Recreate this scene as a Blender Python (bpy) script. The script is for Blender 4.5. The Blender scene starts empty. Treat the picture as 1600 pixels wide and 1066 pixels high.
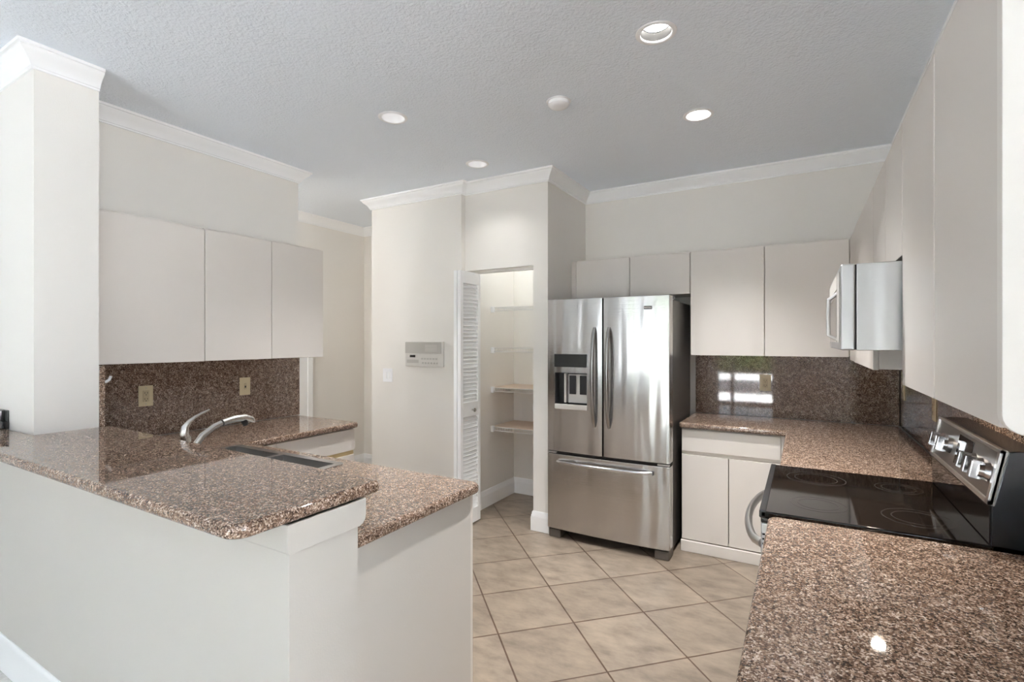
import bpy, bmesh, math, random
from mathutils import Vector, Matrix
random.seed(7)
C = bpy.context.scene.collection
SC = bpy.context.scene
PI = math.pi

# ------------------------------------------------------------------ camera, sky, sun, exposure
YAW = math.atan2(455, 784.0)
cam_d = bpy.data.cameras.new('camera')
cam_d.sensor_width = 36.0
cam_d.lens = 36.0 * 784.0 / 1600.0
cam_d.clip_start = 0.05
cam = bpy.data.objects.new('camera', cam_d)
cam.location = (0, 0, 1.494)
cam.rotation_euler = (PI / 2, 0, YAW)
C.objects.link(cam)
SC.camera = cam

SC.view_settings.view_transform = 'Standard'
SC.view_settings.look = 'None'
SC.view_settings.gamma = 1.0
SC.view_settings.exposure = 1.48
SC.view_settings.use_curve_mapping = False
SC.cycles.max_bounces = 20
SC.cycles.diffuse_bounces = 16
SC.cycles.glossy_bounces = 6
SC.cycles.sample_clamp_indirect = 6.0
SC.cycles.caustics_reflective = False
SC.cycles.caustics_refractive = False

world = bpy.data.worlds.new('world')
SC.world = world
world.use_nodes = True
wn = world.node_tree.nodes
bg = wn['Background']
bg.inputs['Color'].default_value = (0.82, 0.91, 1.0, 1)
SKY = 2.7
bg.inputs['Strength'].default_value = SKY

sun_d = bpy.data.lights.new('sun', 'SUN')
sun_d.energy = 140.0
sun_d.angle = math.radians(0.6)
sun = bpy.data.objects.new('sun', sun_d)
sun.rotation_euler = (math.radians(14), math.radians(-5), 0)       # high sun over the patio; the added eave keeps it off the living room floor
sun.location = (0, -12, 8)
C.objects.link(sun)

WINDOWS = [(-3.10, -2.45, 0.10, 2.30), (-1.76, -0.55, 0.05, 2.20), (0.82, 1.45, 0.10, 2.30)]
YR = -4.0
SIDES = [(3.0, -1.75, 0.45, 0.10, 2.60)]   # glass wall right of the living room, added to light the kitchen (x, y0, y1, z0, z1)
for i, (x0, x1, z0, z1) in enumerate(WINDOWS + [w[1:] for w in SIDES]):            # light portals in the window openings
    ld = bpy.data.lights.new('window_portal', 'AREA')
    ld.shape = 'RECTANGLE'; ld.size = x1 - x0; ld.size_y = z1 - z0
    ld.cycles.is_portal = True
    lo = bpy.data.objects.new('window_portal', ld)
    lo.location = ((x0 + x1) / 2, YR - 0.10, (z0 + z1) / 2)
    lo.rotation_euler = (PI / 2, 0, PI)                             # faces +Y, into the room
    if i >= len(WINDOWS):
        xw = SIDES[i - len(WINDOWS)][0]; sg = 1 if xw > 0 else -1
        lo.location = (xw + .10 * sg, (x0 + x1) / 2, (z0 + z1) / 2); lo.rotation_euler = (PI / 2, 0, PI / 2 * sg)   # faces into the room
    C.objects.link(lo)

# ------------------------------------------------------------------ materials
def srgb(r, g, b):
    f = lambda c: (c / 255 / 12.92) if c / 255 <= 0.04045 else ((c / 255 + 0.055) / 1.055) ** 2.4
    return (f(r), f(g), f(b), 1)

def mat(name, col, rough=0.5, metal=0.0, spec=0.5, coat=0.0):
    m = bpy.data.materials.new(name); m.use_nodes = True
    b = m.node_tree.nodes['Principled BSDF']
    b.inputs['Base Color'].default_value = col
    b.inputs['Roughness'].default_value = rough
    b.inputs['Metallic'].default_value = metal
    b.inputs['Specular IOR Level'].default_value = spec
    b.inputs['Coat Weight'].default_value = coat
    return m

class N:                                                            # tiny node helper
    def __init__(s, m): s.t = m.node_tree; s.b = s.t.nodes['Principled BSDF']
    def new(s, typ, **kw):
        n = s.t.nodes.new(typ)
        for k, v in kw.items():
            if k.startswith('i_'): n.inputs[k[2:].replace('_', ' ')].default_value = v
            else: setattr(n, k, v)
        return n
    def link(s, a, b): s.t.links.new(a, b)
    def coord(s, kind='Object'): return s.new('ShaderNodeTexCoord').outputs[kind]
    def noise(s, vec, scale, detail=2, rough=0.5):
        n = s.new('ShaderNodeTexNoise'); n.inputs['Scale'].default_value = scale
        n.inputs['Detail'].default_value = detail; n.inputs['Roughness'].default_value = rough
        if vec is not None: s.link(vec, n.inputs['Vector'])
        return n
    def ramp(s, fac, stops, interp='LINEAR'):
        r = s.new('ShaderNodeValToRGB'); r.color_ramp.interpolation = interp
        e = r.color_ramp.elements
        while len(e) < len(stops): e.new(0.5)
        for el, (p, c) in zip(e, stops): el.position = p; el.color = c
        s.link(fac, r.inputs['Fac']); return r.outputs['Color']
    def math(s, op, a, b=None):
        n = s.new('ShaderNodeMath', operation=op)
        for i, v in enumerate((a, b)):
            if v is None: continue
            if isinstance(v, (int, float)): n.inputs[i].default_value = v
            else: s.link(v, n.inputs[i])
        return n.outputs[0]
    def mix(s, fac, a, b, blend='MIX'):
        n = s.new('ShaderNodeMix', data_type='RGBA', blend_type=blend)
        for sock, v in ((n.inputs['Factor'], fac), (n.inputs[6], a), (n.inputs[7], b)):
            if isinstance(v, (int, float, tuple)): sock.default_value = v
            else: s.link(v, sock)
        return n.outputs[2]
    def bump(s, h, strength, dist=0.01):
        n = s.new('ShaderNodeBump'); n.inputs['Strength'].default_value = strength
        n.inputs['Distance'].default_value = dist
        s.link(h, n.inputs['Height']); s.link(n.outputs['Normal'], s.b.inputs['Normal'])

def painted(name, col, rough, bump=0.08, scale=180, var=0.02):
    m = mat(name, col, rough); n = N(m); co = n.coord()
    nz = n.noise(co, scale, 3)
    n.bump(nz.outputs['Fac'], bump, 0.004)
    big = n.noise(co, 1.3, 2)
    dark = tuple(c * (1 - 2 * var) for c in col[:3]) + (1,)
    n.link(n.mix(big.outputs['Fac'], dark, col), n.b.inputs['Base Color'])
    return m

M = {}
M['wall'] = painted('wall_paint', srgb(237, 234, 229), 0.55)
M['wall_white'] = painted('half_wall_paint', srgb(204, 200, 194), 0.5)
M['trim'] = mat('trim_gloss_white', srgb(247, 248, 249), 0.35)
M['laminate'] = mat('cabinet_laminate', srgb(220, 214, 208), 0.4)
M['laminate_white'] = mat('end_panel_white', srgb(232, 228, 222), 0.35)
M['birch'] = mat('pale_birch', srgb(205, 185, 140), 0.5)
M['dark_gap'] = mat('shadow_gap_black', srgb(28, 26, 24), 0.7)
M['black_gloss'] = mat('black_glass', srgb(12, 10, 9), 0.05)
M['navy'] = mat('black_enamel', srgb(20, 22, 27), 0.25)
M['chrome'] = mat('chrome', (0.58, 0.58, 0.59, 1), 0.16, 1.0)
M['nickel'] = mat('brushed_nickel', (0.62, 0.60, 0.57, 1), 0.25, 1.0)
M['almond'] = mat('almond_plastic', srgb(214, 200, 166), 0.35)
M['almond_dark'] = mat('almond_plastic_insert', srgb(196, 180, 146), 0.4)
M['white_plastic'] = mat('white_plastic', srgb(246, 247, 250), 0.35)
M['grey_plastic'] = mat('grey_plastic', srgb(190, 187, 182), 0.4)
M['light_grey'] = mat('light_grey_plastic', srgb(214, 211, 206), 0.4)
M['dark_plastic'] = mat('dark_plastic', srgb(40, 40, 42), 0.4)
M['fridge_side'] = mat('fridge_side_paint', srgb(72, 69, 66), 0.38)
M['foot'] = mat('foot_plastic', srgb(92, 86, 80), 0.5)
M['wire'] = mat('coated_wire', srgb(222, 222, 220), 0.4)
M['liner'] = mat('shelf_liner_beige', srgb(205, 186, 168), 0.6)
M['lamp_off'] = mat('lamp_lens', srgb(235, 232, 225), 0.4)
M['baffle'] = mat('dark_metal_baffle', (0.07, 0.07, 0.07, 1), 0.35)
M['patio'] = mat('patio_concrete', srgb(205, 205, 204), 0.8)
M['patio_wall'] = mat('patio_wall_grey', srgb(120, 122, 125), 0.8)
M['frame_white'] = mat('window_frame_white', srgb(225, 226, 228), 0.4)

def ceiling_mat():
    m = mat('ceiling_knockdown', srgb(238, 245, 254), 0.85); n = N(m); co = n.coord()
    a = n.noise(co, 75, 4, 0.6); b = n.noise(co, 26, 2)
    h = n.math('ADD', a.outputs['Fac'], n.math('MULTIPLY', b.outputs['Fac'], 0.5))
    n.bump(h, 0.55, 0.012)
    return m
M['ceiling'] = ceiling_mat()

def granite(name):
    m = mat(name, (0.2, 0.15, 0.12, 1), 0.035); n = N(m); co = n.coord()
    wob = n.noise(co, 120, 2)
    vadd = n.new('ShaderNodeVectorMath', operation='MULTIPLY_ADD')
    n.link(wob.outputs['Color'], vadd.inputs[0]); vadd.inputs[1].default_value = (0.006, 0.006, 0.006); n.link(co, vadd.inputs[2])
    v = n.new('ShaderNodeTexVoronoi'); v.inputs['Scale'].default_value = 290
    n.link(vadd.outputs[0], v.inputs['Vector'])
    sep = n.new('ShaderNodeSeparateColor'); n.link(v.outputs['Color'], sep.inputs[0])
    blot = n.noise(co, 45, 3, 0.6)
    f = n.math('ADD', n.math('MULTIPLY', sep.outputs[0], 0.78), n.math('MULTIPLY', n.math('SUBTRACT', blot.outputs['Fac'], 0.36), 0.75))
    c1 = n.ramp(f, [(0.0, srgb(40, 32, 29)), (0.18, srgb(72, 57, 48)), (0.38, srgb(103, 83, 70)), (0.56, srgb(133, 112, 96)), (0.74, srgb(168, 149, 134)), (0.95, srgb(218, 205, 193))])
    big = n.noise(co, 5, 2)
    c2 = n.mix(n.math('MULTIPLY', big.outputs['Fac'], 0.35), c1, srgb(202, 168, 138), 'MULTIPLY')
    n.link(c2, n.b.inputs['Base Color'])
    return m
M['granite'] = granite('brown_granite')

def tile_mat():
    m = mat('floor_tile', srgb(165, 145, 125), 0.35); n = N(m)
    geo = n.new('ShaderNodeNewGeometry').outputs['Position']
    mp = n.new('ShaderNodeMapping', vector_type='TEXTURE')
    mp.inputs['Location'].default_value = (-1.6302, 3.0491, 0); mp.inputs['Rotation'].default_value = (0, 0, math.radians(44.7))
    n.link(geo, mp.inputs['Vector'])
    br = n.new('ShaderNodeTexBrick', offset=0.0, squash=1.0)
    br.inputs['Scale'].default_value = 1.0
    br.inputs['Brick Width'].default_value = 0.4106; br.inputs['Row Height'].default_value = 0.4106
    br.inputs['Mortar Size'].default_value = 0.0050; br.inputs['Mortar Smooth'].default_value = 0.3
    br.inputs['Color1'].default_value = srgb(140, 128, 115); br.inputs['Color2'].default_value = srgb(129, 117, 104)
    br.inputs['Mortar'].default_value = srgb(84, 66, 54)
    n.link(mp.outputs['Vector'], br.inputs['Vector'])
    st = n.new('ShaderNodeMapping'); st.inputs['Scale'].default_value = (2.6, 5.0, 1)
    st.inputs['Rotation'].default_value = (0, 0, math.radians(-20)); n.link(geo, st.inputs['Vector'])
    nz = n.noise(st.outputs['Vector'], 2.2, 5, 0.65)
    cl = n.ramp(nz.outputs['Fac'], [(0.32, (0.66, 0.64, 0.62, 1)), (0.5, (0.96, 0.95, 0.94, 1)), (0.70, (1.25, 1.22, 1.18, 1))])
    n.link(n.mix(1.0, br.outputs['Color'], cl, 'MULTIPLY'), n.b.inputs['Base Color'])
    n.bump(n.math('SUBTRACT', 1.0, br.outputs['Fac']), 0.25, 0.004)
    return m
M['tile'] = tile_mat()

def carpet_mat():
    m = mat('grey_floor', srgb(210, 208, 204), 0.6); n = N(m)
    nz = n.noise(n.coord(), 30, 4)
    n.link(n.ramp(nz.outputs['Fac'], [(0.3, srgb(196, 193, 188)), (0.7, srgb(222, 220, 216))]), n.b.inputs['Base Color'])
    return m
M['grey_floor'] = carpet_mat()

def steel(name, col, rough, wav, sx=5.0):
    m = mat(name, col, rough, 1.0); n = N(m); co = n.coord()
    mp = n.new('ShaderNodeMapping'); mp.inputs['Scale'].default_value = (sx, sx, 0.5); n.link(co, mp.inputs['Vector'])
    w = n.noise(mp.outputs['Vector'], 1.0, 2)
    mp2 = n.new('ShaderNodeMapping'); mp2.inputs['Scale'].default_value = (3, 3, 500); n.link(co, mp2.inputs['Vector'])
    g = n.noise(mp2.outputs['Vector'], 1.0, 2)
    h = n.math('ADD', n.math('MULTIPLY', w.outputs['Fac'], wav), n.math('MULTIPLY', g.outputs['Fac'], 0.0008))
    n.bump(h, 1.0, 0.25)
    sm = n.noise(co, 4, 4)
    n.link(n.math('ADD', n.math('MULTIPLY', sm.outputs['Fac'], 0.14), rough - 0.07), n.b.inputs['Roughness'])
    return m
M['steel'] = steel('stainless_steel', (0.55, 0.54, 0.53, 1), 0.2, 0.10)
M['steel_plain'] = steel('stainless_plain', (0.60, 0.59, 0.58, 1), 0.3, 0.0015)
M['steel_frame'] = mat('bright_steel_frame', (0.70, 0.69, 0.68, 1), 0.3, 1.0)
M['steel_handle'] = mat('dark_steel_handle', (0.36, 0.35, 0.34, 1), 0.2, 1.0)
M['steel_dark'] = steel('stainless_grey_panel', (0.36, 0.35, 0.34, 1), 0.3, 0.001)
M['steel_pale'] = steel('stainless_pale_side', (0.50, 0.50, 0.50, 1), 0.42, 0.03, 9)

def glass_mat():
    m = bpy.data.materials.new('window_glass'); m.use_nodes = True
    t = m.node_tree; t.nodes.remove(t.nodes['Principled BSDF'])
    out = t.nodes['Material Output']
    tr = t.nodes.new('ShaderNodeBsdfTransparent'); gl = t.nodes.new('ShaderNodeBsdfGlossy'); gl.inputs['Roughness'].default_value = 0.0
    lw = t.nodes.new('ShaderNodeLayerWeight'); lw.inputs['Blend'].default_value = 0.5
    pw = t.nodes.new('ShaderNodeMath'); pw.operation = 'POWER'; pw.inputs[1].default_value = 5.0
    t.links.new(lw.outputs['Facing'], pw.inputs[0])
    fr = t.nodes.new('ShaderNodeMath'); fr.operation = 'MULTIPLY_ADD'; fr.inputs[1].default_value = 0.95; fr.inputs[2].default_value = 0.04
    t.links.new(pw.outputs[0], fr.inputs[0])
    mx = t.nodes.new('ShaderNodeMixShader')
    t.links.new(fr.outputs[0], mx.inputs[0]); t.links.new(tr.outputs[0], mx.inputs[1]); t.links.new(gl.outputs[0], mx.inputs[2])
    t.links.new(mx.outputs[0], out.inputs['Surface'])
    return m
M['glass'] = glass_mat()

def emis(name, col, s):
    m = mat(name, col, 0.5); b = m.node_tree.nodes['Principled BSDF']
    b.inputs['Emission Color'].default_value = col; b.inputs['Emission Strength'].default_value = s
    return m
M['lens_dim'] = emis('lamp_lens_dim', (1, 0.97, 0.93, 1), 1.1)
M['lens_on'] = emis('lamp_lens_lit', (1, 0.96, 0.9, 1), 4.0)

def leaf_mat():
    m = mat('hedge_leaves', srgb(70, 96, 54), 0.7); n = N(m)
    nz = n.noise(n.coord(), 12, 5)
    n.link(n.ramp(nz.outputs['Fac'], [(0.35, srgb(30, 46, 24)), (0.65, srgb(104, 130, 80))]), n.b.inputs['Base Color'])
    return m
M['hedge'] = leaf_mat()

# ------------------------------------------------------------------ mesh helpers
class MB:
    """collects shapes, then links them as one mesh object"""
    def __init__(s): s.bm = bmesh.new()
    def box(s, x0, x1, y0, y1, z0, z1, bev=0.0, seg=2):
        b = bmesh.new()
        bmesh.ops.create_cube(b, size=1.0)
        for v in b.verts:
            v.co = Vector((x0 if v.co.x < 0 else x1, y0 if v.co.y < 0 else y1, z0 if v.co.z < 0 else z1))
        if bev > 0:
            bmesh.ops.bevel(b, geom=b.edges[:], offset=bev, segments=seg, affect='EDGES', profile=0.5)
        s.merge(b); return s
    def merge(s, b, mx=None):
        if mx is not None: bmesh.ops.transform(b, matrix=mx, verts=b.verts)
        me = bpy.data.meshes.new('tmp'); b.to_mesh(me); b.free()
        s.bm.from_mesh(me); bpy.data.meshes.remove(me)
    def prism(s, pts, a0, a1, axis='z', bev=0.0, seg=2, bev_caps_only=True):
        """polygon pts in the plane across axis, extruded a0..a1. axis x: pts are (y,z); y: (x,z); z: (x,y)"""
        def co(p, a):
            return {'x': (a, p[0], p[1]), 'y': (p[0], a, p[1]), 'z': (p[0], p[1], a)}[axis]
        b = bmesh.new()
        lo = [b.verts.new(co(p, a0)) for p in pts]; hi = [b.verts.new(co(p, a1)) for p in pts]
        n = len(pts)
        f0 = b.faces.new(lo[::-1]); f1 = b.faces.new(hi)
        for i in range(n): b.faces.new((lo[i], lo[(i + 1) % n], hi[(i + 1) % n], hi[i]))
        bmesh.ops.recalc_face_normals(b, faces=b.faces)
        if bev > 0:
            eds = list(f0.edges) + list(f1.edges)
            bmesh.ops.bevel(b, geom=eds, offset=bev, segments=seg, affect='EDGES', profile=0.5)
        s.merge(b); return s
    def cyl(s, p, r, h, axis='z', seg=24, r2=None, bev=0.0):
        b = bmesh.new()
        bmesh.ops.create_cone(b, cap_ends=True, segments=seg, radius1=r, radius2=r if r2 is None else r2, depth=h)
        if bev > 0:
            eds = [e for e in b.edges if abs(e.verts[0].co.z - e.verts[1].co.z) < 1e-6]
            bmesh.ops.bevel(b, geom=eds, offset=bev, segments=2, affect='EDGES')
        rot = {'z': Matrix.Identity(4), 'x': Matrix.Rotation(PI / 2, 4, 'Y'), 'y': Matrix.Rotation(-PI / 2, 4, 'X')}[axis]
        s.merge(b, Matrix.Translation(p) @ rot); return s
    def lathe(s, prof, p=(0, 0, 0), seg=40, flip=False):
        b = bmesh.new(); rings = []
        for r, z in prof:
            rings.append([b.verts.new((r * math.cos(2 * PI * i / seg), r * math.sin(2 * PI * i / seg), z)) for i in range(seg)])
        for a, c in zip(rings, rings[1:]):
            for i in range(seg):
                b.faces.new((a[i], a[(i + 1) % seg], c[(i + 1) % seg], c[i]))
        if prof[0][0] > 1e-6 and flip is None: b.faces.new(rings[0][::-1])
        bmesh.ops.remove_doubles(b, verts=b.verts, dist=1e-6)
        bmesh.ops.recalc_face_normals(b, faces=b.faces)
        s.merge(b, Matrix.Translation(p)); return s
    def tube(s, pts, radii, seg=14, squash=None):
        """round tube along pts; radii a number or list; squash (vector, factor) flattens the section"""
        pts = [Vector(p) for p in pts]; n = len(pts)
        if isinstance(radii, (int, float)): radii = [radii] * n
        b = bmesh.new(); rings = []
        t0 = (pts[1] - pts[0]).normalized()
        up = Vector((0, 0, 1)) if abs(t0.z) < 0.9 else Vector((1, 0, 0))
        side = t0.cross(up).normalized()
        for i, p in enumerate(pts):
            t = (pts[min(i + 1, n - 1)] - pts[max(i - 1, 0)]).normalized()
            side = (side - t * side.dot(t)).normalized(); nn = side.cross(t)
            ring = []
            for k in range(seg):
                a = 2 * PI * k / seg
                o = (side * math.cos(a) + nn * math.sin(a)) * radii[i]
                if squash: d = squash[0]; o = o - d * (o.dot(d) * (1 - squash[1]))
                ring.append(b.verts.new(p + o))
            rings.append(ring)
        for a, c in zip(rings, rings[1:]):
            for k in range(seg): b.faces.new((a[k], a[(k + 1) % seg], c[(k + 1) % seg], c[k]))
        b.faces.new(rings[0][::-1]); b.faces.new(rings[-1])
        bmesh.ops.recalc_face_normals(b, faces=b.faces)
        s.merge(b); return s
    def sweep(s, path, prof, side=1, closed_ends=True):
        """profile (offset, z) swept along a 2D path, mitred; side +1 offsets to the left of travel"""
        P = [Vector(p) for p in path]; n = len(P); b = bmesh.new(); rings = []
        for i, p in enumerate(P):
            d0 = (P[i] - P[i - 1]).normalized() if i > 0 else None
            d1 = (P[i + 1] - P[i]).normalized() if i < n - 1 else None
            if d0 is None: d0 = d1
            if d1 is None: d1 = d0
            n0 = Vector((-d0.y, d0.x)) * side; n1 = Vector((-d1.y, d1.x)) * side
            m = (n0 + n1); m = m / max(1e-6, m.dot(n0))
            rings.append([b.verts.new((p.x + m.x * o, p.y + m.y * o, z)) for o, z in prof])
        k = len(prof)
        for a, c in zip(rings, rings[1:]):
            for j in range(k): b.faces.new((a[j], a[(j + 1) % k], c[(j + 1) % k], c[j]))
        b.faces.new(rings[0][::-1]); b.faces.new(rings[-1])
        bmesh.ops.recalc_face_normals(b, faces=b.faces)
        s.merge(b); return s
    def build(s, name, m, parent=None, local=False, smooth=35):
        if parent is not None and not local:
            off = parent.location.copy()
            if parent.parent is not None: off += parent.parent.location
            bmesh.ops.translate(s.bm, vec=-off, verts=s.bm.verts)
        me = bpy.data.meshes.new(name); s.bm.to_mesh(me); s.bm.free()
        me.materials.append(m if not isinstance(m, str) else M[m])
        o = bpy.data.objects.new(name, me); C.objects.link(o)
        if parent is not None: o.parent = parent
        if smooth:
            for p in me.polygons: p.use_smooth = True
            me.set_sharp_from_angle(angle=math.radians(smooth))
            w = o.modifiers.new('weighted', 'WEIGHTED_NORMAL'); w.mode = 'FACE_AREA'; w.weight = 100; w.keep_sharp = True
        return o

def cut(o, x0, x1, y0, y1, z0, z1):
    """cuts a box-shaped hole out of a mesh, for good (no helper stays in the scene)"""
    k = MB().box(x0, x1, y0, y1, z0, z1).build('cutter', 'dark_gap', smooth=0)
    md = o.modifiers.new('cut', 'BOOLEAN'); md.operation = 'DIFFERENCE'; md.object = k; md.solver = 'EXACT'
    dg = bpy.context.evaluated_depsgraph_get(); dg.update()
    me = bpy.data.meshes.new_from_object(o.evaluated_get(dg))
    wn_ = 'weighted' in o.modifiers
    o.modifiers.clear(); old = o.data; o.data = me; me.name = o.name
    bpy.data.meshes.remove(old)
    if wn_: w = o.modifiers.new('weighted', 'WEIGHTED_NORMAL'); w.mode = 'FACE_AREA'; w.weight = 100; w.keep_sharp = True
    km = k.data; bpy.data.objects.remove(k); bpy.data.meshes.remove(km)

def thing(name, label, cat, loc=(0, 0, 0), rz=0.0, group=None):
    o = bpy.data.objects.new(name, None); C.objects.link(o)
    o.empty_display_size = 0.05
    o.location = loc; o.rotation_euler = (0, 0, rz)
    return tag(o, label, cat, group)
def tag(o, label, cat, group=None):
    o['label'] = label; o['category'] = cat
    if group: o['group'] = group
    return o
def struct(o, label=None):
    o['kind'] = 'structure'
    if label: o['label'] = label
    return o
def copy_tree(o, parent=None):
    c = o.copy(); C.objects.link(c); c.parent = parent
    for ch in list(o.children): copy_tree(ch, c)
    return c
def rounded(pts, n=6):
    """polygon with rounded corners: pts are (x, y, r)"""
    out = []; L = len(pts)
    for i, (x, y, r) in enumerate(pts):
        p = Vector((x, y)); a = Vector(pts[i - 1][:2]); c = Vector(pts[(i + 1) % L][:2])
        if r <= 0: out.append((x, y)); continue
        u = (a - p).normalized(); v = (c - p).normalized()
        ang = u.angle(v); t = r / math.tan(ang / 2)
        p0 = p + u * t; p1 = p + v * t
        cen = p + (u + v).normalized() * (r / math.sin(ang / 2))
        a0 = math.atan2(p0.y - cen.y, p0.x - cen.x); a1 = math.atan2(p1.y - cen.y, p1.x - cen.x)
        d = (a1 - a0 + PI) % (2 * PI) - PI
        for k in range(n + 1):
            q = a0 + d * k / n
            out.append((cen.x + r * math.cos(q), cen.y + r * math.sin(q)))
    return out

# ------------------------------------------------------------------ the room
ZC = 2.83                                                            # ceiling height
YB = 4.30                                                            # back wall
XR = 0.59                                                            # right wall
XL = -3.45                                                           # left kitchen wall
YP = 3.52                                                            # pantry front
ZT = 3.05

struct(MB().box(-6.6, 3.1, -4.12, 4.45, -0.12, 0.0).build('floor', 'tile', smooth=0), 'beige square floor tiles laid diagonally with brown grout')
struct(MB().box(-6.5, -1.16, YR, 0.80, 0.0005, 0.006).build('floor_living', 'grey_floor', smooth=0))

LIGHTS = [(-0.552, 2.195), (-0.536, 3.116), (-2.120, 2.236), (-2.124, 3.141)]
RC = 0.068
b = bmesh.new()
eds = []
def loop(pts):
    vs = [b.verts.new(p) for p in pts]
    for i in range(len(vs)): eds.append(b.edges.new((vs[i], vs[(i + 1) % len(vs)])))
loop([(-6.6, -4.12, ZC), (3.1, -4.12, ZC), (3.1, 4.45, ZC), (-6.6, 4.45, ZC)])
for x, y in LIGHTS:
    loop([(x + RC * math.cos(2 * PI * i / 40), y + RC * math.sin(2 * PI * i / 40), ZC) for i in range(40)])
bmesh.ops.triangle_fill(b, use_beauty=True, use_dissolve=False, edges=eds, normal=(0, 0, -1))
for f in b.faces:
    if f.normal.z > 0: f.normal_flip()
mb = MB(); mb.merge(b)
mb.box(-6.7, 3.2, -5.1, 4.55, ZT, ZT + 0.12)  # roof slab, extended past the rear wall as an added eave against the sun
struct(mb.build('ceiling', 'ceiling', smooth=0), 'white knockdown textured ceiling')

struct(MB().box(-4.66, 0.71, YB, 4.42, 0, ZT).build('wall_back', 'wall', smooth=0), 'off white wall behind the refrigerator')
struct(MB().box(XR, 0.71, 0.60, YB, 0, ZT).build('wall_right', 'wall', smooth=0))
struct(MB().box(-3.57, XL, 1.131, 2.58, 0, ZT).build('wall_left', 'wall', smooth=0), 'beige wall above the left wall cabinets')
struct(MB().box(-6.5, -3.04, 0.886, 1.131, 0, ZT).build('wall_partition', 'wall', smooth=0), 'thick wall end standing at the left end of the bar')
mb = MB().box(-3.554, -2.505, 3.462, YB, 0, ZT).box(-2.505, -2.475, 3.64, YB, 0, ZT)
struct(mb.build('wall_intercom', 'wall', smooth=0), 'wall carrying the intercom, left of the pantry')
mb = MB().prism([(-2.505, 2.093), (-1.848, 2.093), (-1.848, 0), (-1.72, 0), (-1.72, ZT), (-2.505, ZT)], YP, 3.64, 'y')
struct(mb.build('wall_pantry', 'wall', smooth=0), 'wall framing the pantry opening')
struct(MB().box(-1.84, -1.72, 3.64, YB, 0, ZT).build('wall_alcove', 'wall', smooth=0))
mb = MB().box(-4.66, -4.54, 1.131, YB, 0, ZT).box(-4.66, -3.57, 1.131, 1.2, 0, ZT)
struct(mb.build('wall_hall', 'wall', smooth=0), 'shaded hall wall seen past the left wall cabinets')
# rear part of the house, behind the camera
mb = MB(); xs = sorted(WINDOWS); x = -6.6
for (x0, x1, z0, z1) in xs:
    mb.box(x, x0, YR - 0.12, YR, 0, ZT)
    mb.box(x0, x1, YR - 0.12, YR, 0, z0); mb.box(x0, x1, YR - 0.12, YR, z1, ZT)
    x = x1
mb.box(x, 3.1, YR - 0.12, YR, 0, ZT)
struct(mb.build('wall_rear', 'wall', smooth=0))
struct(MB().box(-6.62, -6.5, YR, 1.131, 0, ZT).build('wall_west', 'wall', smooth=0))
for i, (xw, y0, y1, z0, z1) in enumerate(SIDES):
    xa, xb = (xw, xw + .12) if xw > 0 else (xw - .12, xw); xm = (xa + xb) / 2; ye = .72 if xw > 0 else 1.131
    mb = MB().box(xa, xb, YR, y0, 0, ZT).box(xa, xb, y1, ye, 0, ZT).box(xa, xb, y0, y1, 0, z0).box(xa, xb, y0, y1, z1, ZT)
    struct(mb.build('wall_east' if xw > 0 else 'wall_west', 'wall', smooth=0))
    mb = MB()
    for k in range(5):
        ym = y0 + .03 + (y1 - y0 - .06) * k / 4
        mb.box(xm - .03, xm + .03, ym - .03, ym + .03, z0, z1, .004)
    mb.box(xm - .03, xm + .03, y0, y1, z0, z0 + .06, .004).box(xm - .03, xm + .03, y0, y1, z1 - .06, z1, .004)
    w = struct(mb.build('window_%d' % (4 + i), 'frame_white'))  # unseen window, added as a side light
    MB().box(xm - .003, xm + .003, y0 + .02, y1 - .02, z0 + .02, z1 - .02).build('pane', 'glass', w, smooth=0)
struct(MB().box(0.71, 3.0, 0.60, 0.72, 0, ZT).build('wall_nook', 'wall', smooth=0))
for i, (x0, x1, z0, z1) in enumerate(WINDOWS):
    mb = MB(); y0, y1 = YR - 0.09, YR - 0.03
    mb.box(x0, x0 + 0.05, y0, y1, z0, z1, .004).box(x1 - 0.05, x1, y0, y1, z0, z1, .004)
    mb.box(x0, x1, y0, y1, z0, z0 + 0.06, .004).box(x0, x1, y0, y1, z1 - 0.05, z1, .004)
    n = 2 if x1 - x0 < 1.5 else 3
    for k in range(1, n):
        xm = x0 + (x1 - x0) * (0.28 if n == 2 else k / n)
        mb.box(xm - 0.04, xm + 0.04, y0, y1, z0, z1, .004)
    w = struct(mb.build('window_%d' % (i + 1), 'frame_white'))
    MB().box(x0 + 0.02, x1 - 0.02, YR - 0.063, YR - 0.057, z0 + 0.02, z1 - 0.02).build('pane', 'glass', w, smooth=0)
struct(MB().box(-18, 14, -20, -4.125, -0.14, -0.02).box(3.125, 14, -4.125, 6, -0.14, -0.02).box(-18, -6.625, -4.125, 6, -0.14, -0.02).build('patio_ground', 'patio', smooth=0))
struct(MB().box(-9, 6, -7.8, -7.4, -0.02, 0.36, .01).build('wall_patio', 'patio_wall', smooth=0))

b = bmesh.new()
bmesh.ops.create_grid(b, x_segments=50, y_segments=24, size=1.0)
for v in b.verts:
    x, z = v.co.x * 3.2 - 1.2, (v.co.y + 1) * 1.3
    v.co = Vector((x, -17.5 + random.uniform(-.22, .22), z + random.uniform(-.1, .1)))
bmesh.ops.solidify(b, geom=b.faces[:], thickness=.8)
mb = MB(); mb.merge(b); o = mb.build('hedge', 'hedge', smooth=0); o['kind'] = 'stuff'; o['label'] = 'green hedge far behind the patio'; o['category'] = 'hedge'
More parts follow.
